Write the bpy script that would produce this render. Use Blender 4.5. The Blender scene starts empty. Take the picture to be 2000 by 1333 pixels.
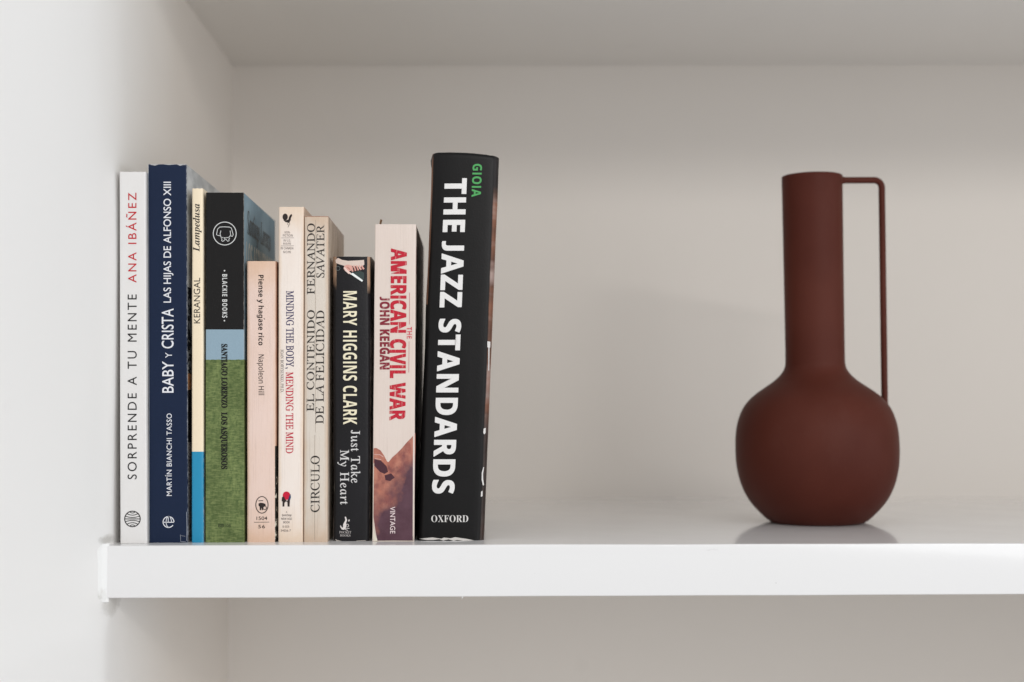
import bpy, bmesh, math, random
from mathutils import Vector, Matrix, noise

# ------------------------------------------------------------------ camera, light, exposure
sc = bpy.context.scene
COL = sc.collection
F = 50.0 / 36.0 * 2000.0                       # focal length in photograph pixels
PITCH = math.atan(121.0 / F)
YAW = math.atan(70.0 * math.cos(PITCH) / F)
FWD = Vector((math.sin(YAW) * math.cos(PITCH), math.cos(YAW) * math.cos(PITCH), math.sin(PITCH)))
RGT = Vector((math.cos(YAW), -math.sin(YAW), 0.0))
UPV = RGT.cross(FWD)


def ray(px, py):
    return FWD * F + RGT * (px - 1000.0) - UPV * (py - 666.5)


_r = ray(1000, 1064)
CAM = Vector((0.0, -0.88, -0.88 * _r.z / _r.y))


def at(px, py, Y):
    """point of the plane y = Y seen at a photograph pixel"""
    r = ray(px, py)
    p = CAM + r * ((Y - CAM.y) / r.y)
    return Vector((p.x, Y, p.z))


def on_shelf(px, py):
    r = ray(px, py)
    return CAM + r * (-CAM.z / r.z)


cd = bpy.data.cameras.new("camera")
cam = bpy.data.objects.new("camera", cd)
COL.objects.link(cam)
cd.lens = 50
cd.sensor_width = 36
cd.clip_start = 0.05
cd.clip_end = 50
cam.matrix_world = Matrix(((RGT.x, UPV.x, -FWD.x, CAM.x), (RGT.y, UPV.y, -FWD.y, CAM.y),
                           (RGT.z, UPV.z, -FWD.z, CAM.z), (0, 0, 0, 1)))
cd.dof.use_dof = True
cd.dof.focus_distance = 0.893
cd.dof.aperture_fstop = 5.0
sc.camera = cam

world = bpy.data.worlds.new("World")
sc.world = world
world.use_nodes = True
wb = world.node_tree.nodes["Background"]
wb.inputs[0].default_value = (0.955, 0.975, 1.0, 1)
wb.inputs[1].default_value = 0.69


def area(name, loc, target, sx, sy, power, color):
    ld = bpy.data.lights.new(name, 'AREA')
    ld.shape = 'RECTANGLE'
    ld.size = sx
    ld.size_y = sy
    ld.energy = power
    ld.color = color
    o = bpy.data.objects.new(name, ld)
    COL.objects.link(o)
    o.location = loc
    o.rotation_euler = (Vector(target) - Vector(loc)).to_track_quat('-Z', 'Z').to_euler()
    return o


area("window_light", (0.9, -3.0, 1.14), (0.1, 0.2, 0.2), 2.0, 0.12, 22, (1.0, 0.965, 0.92))
area("room_light", (1.7, -2.4, 0.55), (0.0, 0.2, 0.15), 1.5, 1.5, 16, (0.985, 0.985, 1.0))
area("side_fill_light", (2.4, -0.24, 0.12), (-0.25, -0.24, 0.12), 0.34, 1.9, 15, (0.96, 0.98, 1.0))  # added fill lamp that brightens the front of the side wall, no real window

sc.view_settings.view_transform = 'Standard'
sc.view_settings.look = 'None'
sc.view_settings.exposure = 0.0
sc.view_settings.gamma = 1.0
sc.render.engine = 'CYCLES'
sc.cycles.max_bounces = 10
sc.cycles.diffuse_bounces = 7


# ------------------------------------------------------------------ helpers
def lin(h):
    h = h.lstrip('#')
    out = []
    for i in (0, 2, 4):
        c = int(h[i:i + 2], 16) / 255.0
        out.append(c / 12.92 if c <= 0.04045 else ((c + 0.055) / 1.055) ** 2.4)
    return (out[0], out[1], out[2], 1.0)


class NT:
    """a small writer for node materials, in object coordinates"""

    def __init__(self, name, rough=0.5, spec=0.5):
        self.m = bpy.data.materials.new(name)
        self.m.use_nodes = True
        self.t = self.m.node_tree
        self.b = self.t.nodes["Principled BSDF"]
        self.b.inputs['Roughness'].default_value = rough
        self.b.inputs['Specular IOR Level'].default_value = spec
        tc = self.t.nodes.new('ShaderNodeTexCoord')
        self.co = tc.outputs['Object']
        sp = self.t.nodes.new('ShaderNodeSeparateXYZ')
        self.t.links.new(self.co, sp.inputs[0])
        self.x, self.y, self.z = sp.outputs

    def put(self, sock, v):
        if isinstance(v, (int, float)):
            sock.default_value = v
        elif isinstance(v, tuple):
            sock.default_value = v
        else:
            self.t.links.new(v, sock)

    def math(self, op, a, b=0.0, c=None, clamp=False):
        n = self.t.nodes.new('ShaderNodeMath')
        n.operation = op
        n.use_clamp = clamp
        self.put(n.inputs[0], a)
        self.put(n.inputs[1], b)
        if c is not None:
            self.put(n.inputs[2], c)
        return n.outputs[0]

    def noise(self, scale, detail=3.0, stretch=(1, 1, 1), rough=0.55, off=(0, 0, 0)):
        mp = self.t.nodes.new('ShaderNodeMapping')
        mp.inputs['Scale'].default_value = stretch
        mp.inputs['Location'].default_value = off
        self.t.links.new(self.co, mp.inputs[0])
        n = self.t.nodes.new('ShaderNodeTexNoise')
        n.inputs['Scale'].default_value = scale
        n.inputs['Detail'].default_value = detail
        n.inputs['Roughness'].default_value = rough
        self.t.links.new(mp.outputs[0], n.inputs['Vector'])
        return n.outputs['Fac']

    def ramp(self, v, a, b):
        n = self.t.nodes.new('ShaderNodeMapRange')
        self.put(n.inputs['Value'], v)
        n.inputs['From Min'].default_value = a
        n.inputs['From Max'].default_value = b
        return n.outputs[0]

    def mix(self, f, a, b, mode='MIX'):
        n = self.t.nodes.new('ShaderNodeMix')
        n.data_type = 'RGBA'
        n.blend_type = mode
        self.put(n.inputs[0], f)
        self.put(n.inputs[6], a)
        self.put(n.inputs[7], b)
        return n.outputs[2]

    def color(self, c):
        self.put(self.b.inputs['Base Color'], c)
        return self

    def bump(self, h, strength=0.2, dist=0.001):
        n = self.t.nodes.new('ShaderNodeBump')
        n.inputs['Strength'].default_value = strength
        n.inputs['Distance'].default_value = dist
        self.t.links.new(h, n.inputs['Height'])
        self.t.links.new(n.outputs[0], self.b.inputs['Normal'])
        return self


def tag(o, label=None, cat=None, group=None, kind=None):
    if label:
        o["label"] = label
    if cat:
        o["category"] = cat
    if group:
        o["group"] = group
    if kind:
        o["kind"] = kind
    return o


def link(name, me, mat, parent=None, smooth=False):
    if mat is not None:
        me.materials.append(mat)
    o = bpy.data.objects.new(name, me)
    COL.objects.link(o)
    if parent is not None:
        o.parent = parent
    if smooth:
        for p in me.polygons:
            p.use_smooth = True
    return o


def mesh(name, vs, fs):
    me = bpy.data.meshes.new(name)
    me.from_pydata([tuple(v) for v in vs], [], fs)
    me.update()
    return me


def recalc(me):
    bm = bmesh.new()
    bm.from_mesh(me)
    bmesh.ops.recalc_face_normals(bm, faces=bm.faces)
    bm.to_mesh(me)
    bm.free()
    return me


# ------------------------------------------------------------------ the niche
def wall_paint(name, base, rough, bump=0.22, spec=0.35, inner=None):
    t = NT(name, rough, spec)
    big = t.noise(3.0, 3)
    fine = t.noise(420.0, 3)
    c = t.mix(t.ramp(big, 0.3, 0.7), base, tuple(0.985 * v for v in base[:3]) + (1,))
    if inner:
        c = t.mix(t.ramp(t.math('ADD', t.y, t.math('MULTIPLY', t.noise(9.0, 3), 0.02)), -0.01, 0.20), c, inner)  # niche shade put into the colour: pale in front, darker and warmer further in
    sm = t.ramp(t.noise(16.0, 5, rough=0.7, off=(3, 1, 7)), 0.66, 0.80)
    c = t.mix(t.math('MULTIPLY', sm, 0.06), c, lin('8d8880'))
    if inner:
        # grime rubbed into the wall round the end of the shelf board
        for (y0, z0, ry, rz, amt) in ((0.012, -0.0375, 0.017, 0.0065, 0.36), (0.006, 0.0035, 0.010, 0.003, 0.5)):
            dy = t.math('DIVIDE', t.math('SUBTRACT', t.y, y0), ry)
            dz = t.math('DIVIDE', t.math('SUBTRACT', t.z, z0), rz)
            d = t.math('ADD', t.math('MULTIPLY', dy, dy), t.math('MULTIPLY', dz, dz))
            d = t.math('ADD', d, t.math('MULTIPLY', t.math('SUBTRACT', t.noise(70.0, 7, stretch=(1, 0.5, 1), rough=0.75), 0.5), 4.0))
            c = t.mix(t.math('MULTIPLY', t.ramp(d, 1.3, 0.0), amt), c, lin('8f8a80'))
    t.color(c)
    h = t.math('ADD', t.math('MULTIPLY', fine, 0.5), t.math('MULTIPLY', t.noise(60.0, 2), 1.0))
    t.bump(h, bump, 0.0006)
    return t.m


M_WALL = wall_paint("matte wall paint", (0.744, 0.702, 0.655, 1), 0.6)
M_SIDE_SHADED = wall_paint("matte wall paint shaded inwards", (0.82, 0.815, 0.805, 1), 0.6, inner=(0.744, 0.702, 0.655, 1))


def shelf_material():
    t = NT("satin white shelf paint", 0.22, 0.5)
    base = (0.80, 0.793, 0.788, 1)
    sc_ = t.ramp(t.noise(38.0, 6, stretch=(1.0, 1.0, 2.4), rough=0.75), 0.64, 0.74)
    c = t.mix(t.math('MULTIPLY', sc_, 0.20), base, lin('9a9792'))
    sp = t.ramp(t.noise(150.0, 2, off=(5, 2, 1)), 0.76, 0.80)
    c = t.mix(t.math('MULTIPLY', sp, 0.35), c, lin('8d8a88'))
    t.color(c)
    t.put(t.b.inputs['Roughness'], t.math('ADD', t.math('MULTIPLY', t.noise(22.0, 4), 0.10), 0.10))
    t.b.inputs['Coat Weight'].default_value = 0.5
    t.b.inputs['Coat Roughness'].default_value = 0.13
    t.bump(t.math('ADD', t.noise(30.0, 2), t.math('MULTIPLY', t.noise(260.0, 2), 0.35)), 0.20, 0.0006)
    return t.m


M_SHELF = shelf_material()

Y_BACK = 0.428
X_UP = at(213.5, 900, 0.0).x          # corner of the niche above the shelf
X_LOW = at(206, 1250, 0.0).x        # and below it
X_BK = at(455, 131, Y_BACK).x
X_RIGHT = 0.90
Z_CEIL_L = at(455, 131.5, Y_BACK).z
Z_CEIL_R = at(2000, 127, Y_BACK).z
XR_ = at(2000, 127, Y_BACK).x
Z_BOT = -0.46
T_SHELF = 0.0322


def ceil_z(x):
    return Z_CEIL_L + (Z_CEIL_R - Z_CEIL_L) * (x - X_BK) / (XR_ - X_BK)


def wall_x(y, z):
    """the wall splays outwards in front of the niche, with a corner that softens towards the top"""
    x = X_UP + (X_BK - X_UP) * y / Y_BACK
    k = min(1.0, max(0.0, (z + 0.052) / 0.014))
    yk = -0.006 + 0.015 * k
    q = min(1.0, max(0.0, (z - 0.17) / 0.15))
    s_ = 0.0022 + 0.020 * q
    t_ = (yk - y) / s_
    return x - 0.34 * s_ * (math.log(1 + math.exp(t_)) if t_ < 30 else t_)


def side_wall():
    """one plastered wall running out of the niche past the front of the shelf"""
    zs = [Z_BOT - 0.3 + i * 0.006 for i in range(250)]
    ys = [-1.3, -0.9, -0.6, -0.4] + [-0.3 + i * 0.02 for i in range(13)] + [-0.04 + i * 0.0025 for i in range(32)] + [0.045 + i * 0.012 for i in range(40)]
    ys = [y for y in ys if y < Y_BACK] + [Y_BACK + 0.01]
    vs, fs = [], []
    for z in zs:
        for y in ys:
            x = wall_x(y, z) + 0.0011 * noise.noise((y * 6, 3, z * 5)) + 0.00035 * noise.noise((y * 30, 9, z * 22))
            vs.append((x, y, z))
    n = len(ys)
    for j in range(len(zs) - 1):
        for i in range(n - 1):
            a = j * n + i
            fs.append((a, a + 1, a + 1 + n, a + n))
    o = link("side_wall", mesh("wall", vs, fs), M_SIDE_SHADED, smooth=True)
    tag(o, kind='structure')
    return o


side_wall()
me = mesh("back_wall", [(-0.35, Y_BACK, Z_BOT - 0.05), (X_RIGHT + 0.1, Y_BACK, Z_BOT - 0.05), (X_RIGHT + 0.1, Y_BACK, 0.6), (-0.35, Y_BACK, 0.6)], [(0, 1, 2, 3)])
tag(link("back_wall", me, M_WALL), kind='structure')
me = mesh("far_side_wall", [(X_RIGHT, 0, Z_BOT), (X_RIGHT, Y_BACK, Z_BOT), (X_RIGHT, Y_BACK, 0.6), (X_RIGHT, 0, 0.6)], [(0, 1, 2, 3)])
tag(link("opposite_side_wall", me, M_WALL), kind='structure')


def slab(x0, x1, y0, y1, zt0, zt1, th0, th1, bev, nx=60, wob=0.00025, seed=0.0):
    """a board with softly rounded, slightly uneven edges; top at zt0..zt1, thickness th0..th1"""
    vs, fs = [], []
    for i in range(nx + 1):
        q = i / nx
        x = x0 + (x1 - x0) * q
        w = wob * noise.noise((x * 12, seed, 0))
        w2 = wob * noise.noise((x * 12, seed, 5))
        zt = zt0 + (zt1 - zt0) * q
        zb = zt - (th0 + (th1 - th0) * q)
        sec = []
        for a in range(5):
            t = a * math.pi / 8
            sec.append((y0 + bev - bev * math.sin(t), zt - bev + bev * math.cos(t) + w))
        for a in range(5):
            t = a * math.pi / 8
            sec.append((y0 + bev - bev * math.cos(t), zb + bev - bev * math.sin(t) + w2))
        sec += [(y1, zb), (y1, zt)]
        m = len(sec)
        vs += [(x, s[0], s[1]) for s in sec]
    for i in range(nx):
        for j in range(m):
            a, b = i * m + j, i * m + (j + 1) % m
            fs.append((a, b, b + m, a + m))
    fs.append(tuple(range(m)))
    fs.append(tuple(reversed(range(nx * m, nx * m + m))))
    return recalc(mesh("board", vs, fs))


def autosmooth(o, ang=40):
    for p in o.data.polygons:
        p.use_smooth = True
    try:
        o.data.set_sharp_from_angle(angle=math.radians(ang))
    except Exception:
        pass
    return o


shelf = bpy.data.objects.new("shelf", None)
COL.objects.link(shelf)
shelf.location = (0, 0, 0)
tag(shelf, "thick glossy white shelf board that carries the row of books and the vase", "shelf")
X_SH = X_UP - 0.012
o = link("shelf_board", slab(X_SH, X_RIGHT, 0.0, Y_BACK, 0.0, 0.0, T_SHELF - 0.0001, T_SHELF - 0.0012, 0.0009), M_SHELF, shelf)
autosmooth(o)

# bead of filler between the board and the wall
bead = NT("chalky filler paint", 0.5, 0.4)
bead.color(bead.mix(bead.ramp(bead.noise(90, 4), 0.6, 0.8), (0.84, 0.84, 0.83, 1), (0.62, 0.61, 0.58, 1)))
bead.bump(bead.noise(150, 4), 0.5, 0.001)
vs, fs = [], []
NZ, NA = 28, 9
for i in range(NZ + 1):
    q = i / NZ
    z = 0.0012 - q * (T_SHELF + 0.0034)
    wob_ = noise.noise((0, 2, z * 110)) * 0.0012 + noise.noise((4, 2, z * 380)) * 0.0003
    e = min(1.0, min(q, 1 - q) * 10)
    e = e * e * (3 - 2 * e)
    wid = 0.0095 * (0.55 + 0.45 * e) + 0.45 * wob_
    for j in range(NA):
        a = j / (NA - 1)
        y = 0.0012 - wid * a
        x = wall_x(y, 0.0) - 0.0014 + (0.0014 + 0.0010 * e) * (1 - a ** 2.6) + 0.12 * wob_ * (1 - a)
        x = max(x, X_UP + 0.0004 - 0.9 * max(0.0, 0.001 - y)) if a < 0.35 else x
        vs.append((x, y, z))
for i in range(NZ):
    for j in range(NA - 1):
        a = i * NA + j
        fs.append((a, a + 1, a + 1 + NA, a + NA))
link("filler_bead", mesh("filler_bead", vs, fs), bead.m, shelf, smooth=True)

# crumbled paint under the end of the board and over it
def crumb(name, pts, mat, seed, depth=0.0016):
    """flaky lump lying on the wall corner: a low relief with an uneven outline"""
    random.seed(seed)
    c = Vector((sum(p[0] for p in pts) / len(pts), 0, sum(p[1] for p in pts) / len(pts)))
    vs = [(c.x, -depth, c.z)]
    fs = []
    ring1 = []
    n = len(pts) * 3
    P = []
    for i in range(len(pts)):
        a, b = pts[i], pts[(i + 1) % len(pts)]
        for k in range(3):
            t = k / 3
            P.append((a[0] + (b[0] - a[0]) * t + random.uniform(-.0003, .0003), a[1] + (b[1] - a[1]) * t + random.uniform(-.0003, .0003)))
    for f, dy in ((0.6, -depth * random.uniform(.7, 1)), (1.0, 0.0014)):
        for p in P:
            vs.append((c.x + (p[0] - c.x) * f, dy + random.uniform(-.0002, .0002), c.z + (p[1] - c.z) * f))
    for i in range(n):
        j = (i + 1) % n
        fs.append((0, 1 + i, 1 + j))
        fs.append((1 + i, 1 + n + i, 1 + n + j, 1 + j))
    o = link(name, recalc(mesh(name, vs, fs)), mat, shelf)
    return o


# paint run hanging from the lower edge
drip = []
pa = at(902, 1163, 0.0)
vs, fs = [], []
for i in range(8):
    q = i / 7
    r = 0.00055 * (1 - 0.55 * q) * (0.4 if i == 7 else 1)
    cx = pa.x + 0.0004 * math.sin(q * 3.0)
    for k in range(8):
        a = k * math.pi / 4
        vs.append((cx + r * math.cos(a), 0.0009 + r * math.sin(a), pa.z + 0.0012 - q * 0.0036))
for i in range(7):
    for k in range(8):
        fs.append((i * 8 + k, i * 8 + (k + 1) % 8, (i + 1) * 8 + (k + 1) % 8, (i + 1) * 8 + k))
fs.append(tuple(range(56, 64)))
link("paint_drip", recalc(mesh("paint_drip", vs, fs)), M_SHELF, shelf, smooth=True)

M_UNDER = wall_paint("matte board paint", (0.80, 0.78, 0.75, 1), 0.55)
upper = link("shelf", slab(X_BK - 0.09, X_RIGHT, 0.0, Y_BACK, ceil_z(X_BK) + T_SHELF, ceil_z(X_RIGHT) + T_SHELF, T_SHELF, T_SHELF, 0.0009, seed=4), M_UNDER)
autosmooth(upper)
tag(upper, "white board closing the compartment at the top, only its underside seen", "shelf")
me = slab(-0.34, X_RIGHT, 0.0, Y_BACK, Z_BOT + 0.03, Z_BOT + 0.03, 0.03, 0.03, 0.001)
tag(link("niche_floor", me, M_WALL), kind='structure')

# ------------------------------------------------------------------ lettering
_cap = {}


def glyphs(s, font):
    base = {'serif': (0x1D434, 0x1D44E), 'serifb': (0x1D400, 0x1D41A), 'bi': (0x1D468, 0x1D482),
            'nsb': (0x1D5D4, 0x1D5EE), 'ns': (0x1D5A0, 0x1D5BA)}.get(font)
    if not base:
        return s
    dig = None
    r = ''
    for ch in s:
        if ch == 'I' and font in ('nsb', 'ns'):
            r += chr(base[1] + 11)              # a plain upright bar
        elif 'A' <= ch <= 'Z':
            r += chr(base[0] + ord(ch) - 65)
        elif 'a' <= ch <= 'z':
            c = base[1] + ord(ch) - 97
            r += '\u210e' if c == 0x1D455 else chr(c)
        elif dig and '0' <= ch <= '9':
            r += chr(dig + ord(ch) - 48)
        else:
            r += ch
    return r


def text_mesh(s, font, track=1.0, off=0.0, res=4):
    c = bpy.data.curves.new("t", 'FONT')
    c.body = glyphs(s, font)
    c.space_character = track
    c.offset = off
    c.resolution_u = res
    o = bpy.data.objects.new("t", c)
    me = bpy.data.meshes.new_from_object(o)
    bpy.data.objects.remove(o)
    bpy.data.curves.remove(c)
    if font == 'serif':
        for v in me.vertices:
            v.co.x -= 0.285 * v.co.y
    return me


def cap_height(font, off):
    k = (font, off)
    if k not in _cap:
        me = text_mesh('H', font, 1.0, off)
        ys = [v.co.y for v in me.vertices]
        _cap[k] = (min(ys), max(ys))
        bpy.data.meshes.remove(me)
    return _cap[k]


INK = {}


def ink(hexc, rough=0.45, worn=0.0, bg='e0d0c4'):
    k = (hexc, rough, worn, bg)
    if k not in INK:
        t = NT("print ink " + hexc, rough, 0.2)
        c = lin(hexc)
        c2 = t.mix(t.ramp(t.noise(900, 3), 0.35, 0.75), c, tuple(min(1, v * 0.9 + 0.012) for v in c[:3]) + (1,))
        if worn:
            w = t.ramp(t.noise(520, 4, stretch=(1, 1, 0.18), rough=0.7), 0.60 - worn * 0.3, 0.68)
            c2 = t.mix(t.math('MULTIPLY', w, 0.75), c2, lin(bg))
        t.color(c2)
        INK[k] = t.m
    return INK[k]


def sit(me, b0, b1):
    """letters that hang below the line are drawn up to stand on it"""
    bm = bmesh.new()
    bm.from_mesh(me)
    left = set(bm.verts)
    while left:
        st_ = [left.pop()]
        isl = list(st_)
        while st_:
            v = st_.pop()
            for e in v.link_edges:
                w = e.other_vert(v)
                if w in left:
                    left.discard(w)
                    st_.append(w)
                    isl.append(w)
        lo = min(v.co.y for v in isl)
        hi = max(v.co.y for v in isl)
        if lo < b0 - 0.06 or hi > b1 + 0.04:
            for v in isl:
                v.co.y = b0 - 0.01 + (v.co.y - lo) / (hi - lo) * (b1 - b0 + 0.01)
    bm.to_mesh(me)
    bm.free()


def lettering(B, s, font, x0, x1, y0, y1, direction, mat, track=1.0, off=0.0, lean=0.0, name="lettering", fat=None):
    """x0..x1 is the cap height across and y0..y1 the run of the line, in photograph pixels on the spine's plane.
    direction: 'up' reads upwards, 'down' downwards, 'h' level (then x is the run, y the cap height)."""
    me = text_mesh(s, font, track, off)
    b0, b1 = cap_height(font, off)
    xs = [v.co.x for v in me.vertices]
    a0, a1 = min(xs), max(xs)
    if font in ('nsb', 'ns') and s.upper() == s:
        sit(me, b0, b1)
    for v in me.vertices:
        u = (v.co.x - a0) / (a1 - a0)
        w = (v.co.y - b0) / (b1 - b0)
        if direction == 'up':
            px, py = x1 - w * (x1 - x0), y1 - u * (y1 - y0)
        elif direction == 'down':
            px, py = x0 + w * (x1 - x0), y0 + u * (y1 - y0)
        else:
            px, py = x0 + u * (x1 - x0), y1 - w * (y1 - y0)
        if direction != 'h':
            px += lean * (py - y0)
        else:
            px += lean * (py - y0)
        p = at(px, py, B.Y)
        v.co = (p.x - B.X, 0, p.z)
    settle(B, me)
    if fat:                                    # heavier letters: the outline doubled, each copy a hair above the last
        bm = bmesh.new()
        step = 0
        for dx in (-fat, 0.0, fat):
            for dz in (-fat, fat):
                n0 = len(bm.verts)
                bm.from_mesh(me)
                bm.verts.ensure_lookup_table()
                for v in bm.verts[n0:]:
                    v.co += Vector((dx, -step * 0.000012, dz))
                step += 1
        bm.to_mesh(me)
        bm.free()
    return link(name, me, mat, B.root)


def settle(B, me, lift=0.00012, cuts=None):
    """lay a flat print onto the curved spine"""
    bm = bmesh.new()
    bm.from_mesh(me)
    if B.bulge or B.r > 0.001:
        xs = [v.co.x for v in bm.verts]
        a, b = min(xs), max(xs)
        n = max(1, int((b - a) / 0.0016))
        for i in range(1, n):
            x = a + (b - a) * i / n
            bmesh.ops.bisect_plane(bm, geom=bm.verts[:] + bm.edges[:] + bm.faces[:], plane_co=(x, 0, 0), plane_no=(1, 0, 0), dist=1e-7)
    for v in bm.verts:
        v.co.y = B.sy(v.co.x, v.co.z) - lift
    for f in bm.faces:
        f.normal_update()
        if f.normal.y > 0:
            f.normal_flip()
    bm.to_mesh(me)
    bm.free()


def stroke_poly(pts, w):
    n = len(pts)
    L, R = [], []
    for i in range(n):
        a = Vector(pts[max(i - 1, 0)])
        b = Vector(pts[min(i + 1, n - 1)])
        if n > 2 and (Vector(pts[0]) - Vector(pts[-1])).length < 1e-6 and i in (0, n - 1):
            a, b = Vector(pts[-2]), Vector(pts[1])
        d = (b - a)
        d = d.normalized() if d.length else Vector((1, 0))
        nn = Vector((-d.y, d.x)) * w / 2
        p = Vector(pts[i])
        L.append(p + nn)
        R.append(p - nn)
    return L, R


def mark(B, name, mat, strokes=(), fills=(), lift=0.00012, label=None):
    vs, fs = [], []

    def add(p):
        q = at(p[0], p[1], B.Y)
        vs.append((q.x - B.X, 0, q.z))
        return len(vs) - 1
    for pts, w in strokes:
        L, R = stroke_poly(pts, w)
        l = [add(p) for p in L]
        r = [add(p) for p in R]
        for i in range(len(l) - 1):
            fs.append((l[i], l[i + 1], r[i + 1], r[i]))
    for poly in fills:
        fs.append(tuple(add(p) for p in poly))
    me = mesh(name, vs, fs)
    bm = bmesh.new()
    bm.from_mesh(me)
    bmesh.ops.triangulate(bm, faces=[f for f in bm.faces if len(f.verts) > 4])
    bm.to_mesh(me)
    bm.free()
    settle(B, me, lift)
    o = link(name, me, mat, B.root)
    if label:
        o["label"] = label
    return o


def circ(cx, cy, rx, ry=None, a0=0, a1=360, n=28):
    ry = rx if ry is None else ry
    return [(cx + rx * math.cos(math.radians(a0 + (a1 - a0) * i / n)), cy + ry * math.sin(math.radians(a0 + (a1 - a0) * i / n))) for i in range(n + 1)]


# ------------------------------------------------------------------ books
GROUP = "books standing in a row on the shelf"


class Book:
    def __init__(self, label, xl, xr, xlt, xrt, ytop, ybot, depth, cover, r=0.0006, bulge=0.0, thick=0.00035,
                 pages=None, topfn=None, wob=0.00012, seed=0, back_left=0.0, back_right=0.0, cap=0.0, hard=False):
        p = on_shelf((xl + xr) / 2, ybot)
        self.Y = Y = p.y
        a, b = at(xl, ybot, Y).x, at(xr, ybot, Y).x
        c, d = at(xlt, ytop, Y).x, at(xrt, ytop, Y).x
        self.X = (a + b) / 2
        self.H = H = at((xlt + xrt) / 2, ytop, Y).z
        self.l0, self.r0, self.l1, self.r1 = a - self.X, b - self.X, c - self.X, d - self.X
        self.r, self.bulge, self.depth = r, bulge, depth
        self.wob, self.seed = wob, seed
        root = self.root = bpy.data.objects.new("book", None)
        root.location = (self.X, Y, 0)
        COL.objects.link(root)
        tag(root, label, "book", GROUP)
        # section of the cover from the fore edge round the spine
        rows = sorted(set([0.0, 0.0004, 0.001, 0.002, 0.004] + [H * i / 22 for i in range(1, 22)] +
                          [H - 0.004, H - 0.002, H - 0.001, H - 0.0004, H]))
        outer, inner = [], []
        for z in rows:
            l, rr = self.left(z), self.right(z)
            cl = l
            e = 0.0
            if cap:
                dz = H - z
                if dz < cap:
                    e = cap - math.sqrt(max(0, cap * cap - (cap - dz) ** 2))
            pts = [(l + back_left, depth), (l + back_left * 0.5, depth * 0.5), (l, r * 1.6)]
            for k in range(1, 7):
                t = k / 6 * math.pi / 2
                pts.append((l + r - r * math.cos(t), None))
            m = 12
            for k in range(1, m):
                pts.append((l + r + (rr - l - 2 * r) * k / m, None))
            for k in range(0, 6):
                t = math.pi / 2 - k / 6 * math.pi / 2
                pts.append((rr - r + r * math.cos(t), None))
            pts += [(rr, r * 1.6), (rr + back_right * 0.5, depth * 0.5), (rr + back_right, depth)]
            po = []
            mid = (l + rr) / 2
            for (x, y) in pts:
                if y is None:
                    y = self.sy(x, z)
                if e:
                    x = mid + (x - mid) * (1 - e * 1.2 / (rr - l))
                    y = y + e * 0.8
                po.append(Vector((x, y)))
            pi = []
            for i, q in enumerate(po):
                a_ = po[max(i - 1, 0)]
                b_ = po[min(i + 1, len(po) - 1)]
                dd = (b_ - a_).normalized()
                nn = Vector((dd.y, -dd.x))
                if (Vector((mid, depth * 0.6)) - q).dot(nn) < 0:
                    nn = -nn
                pi.append(q + nn * thick)
            outer.append(po)
            inner.append(pi)
        n = len(outer[0])
        vs, fs = [], []
        for j, z in enumerate(rows):
            for q in outer[j] + inner[j][::-1]:
                zz = z
                if topfn and z > H - 0.006:
                    zz += topfn(q.x, q.y) * (z - (H - 0.006)) / 0.006
                if z in (0.0,) and q.y < 0.004:
                    zz += max(0.0, 0.00015 * noise.noise((q.x * 900, seed, 3)))
                if z == H:
                    zz += 0.00018 * noise.noise((q.x * 700, seed, 9))
                vs.append((q.x, q.y, zz))
        N = 2 * n
        for j in range(len(rows) - 1):
            for i in range(N):
                a_, b_ = j * N + i, j * N + (i + 1) % N
                fs.append((a_, b_, b_ + N, a_ + N))
        for j in (0, len(rows) - 1):
            for i in range(n - 1):
                a_ = j * N + i
                b_ = j * N + (N - 1 - i)
                f = (a_, a_ + 1, b_ - 1, b_)
                fs.append(f if j else tuple(reversed(f)))
        me = recalc(mesh("cover", vs, fs))
        self.cover = link("dust_jacket" if hard else "cover", me, cover, root)
        autosmooth(self.cover, 50)
        # page block
        ins = thick + 0.0004
        vs = []
        for z in (0.0006 if not hard else 0.003, H - (0.0007 if not hard else 0.004)):
            l, rr = self.left(z) + ins, self.right(z) - ins
            y0 = max(0.002, ins + r * 0.6)
            vs += [(l, y0, z), (rr, y0, z), (rr + back_right * .9, depth - 0.002, z), (l + back_left * .9, depth - 0.002, z)]
        me = recalc(mesh("page_block", vs, [(0, 1, 2, 3), (4, 5, 6, 7), (0, 1, 5, 4), (1, 2, 6, 5), (2, 3, 7, 6), (3, 0, 4, 7)]))
        link("page_block", me, pages or M_PAGES, root)

    def left(self, z):
        return self.l0 + (self.l1 - self.l0) * z / self.H + self.wob * noise.noise((1, self.seed * 3.7, z * 30))

    def right(self, z):
        return self.r0 + (self.r1 - self.r0) * z / self.H + self.wob * noise.noise((8, self.seed * 3.7, z * 30))

    def sy(self, x, z):
        z = min(max(z, 0), self.H)
        l, rr = self.left(z), self.right(z)
        s = max(-1, min(1, (x - (l + rr) / 2) / ((rr - l) / 2)))
        y = -self.bulge * (1 - s * s) + self.bulge
        d = min(x - l, rr - x)
        if d < self.r:
            d = max(d, 0)
            y += self.r - math.sqrt(max(0, self.r ** 2 - (self.r - d) ** 2))
        return y

    def px(self, x, y):
        q = at(x, y, self.Y)
        return q.x - self.X, q.z


def page_material(name, c, c2):
    t = NT(name, 0.85, 0.2)
    s = t.noise(3500, 2, stretch=(1, 0.01, 0.01))
    t.color(t.mix(t.ramp(s, 0.35, 0.7), lin(c), lin(c2)))
    t.bump(s, 0.4, 0.0004)
    return t.m


M_PAGES = page_material("page edges", 'd8cdb6', 'b5a78c')


GEO = None


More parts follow.
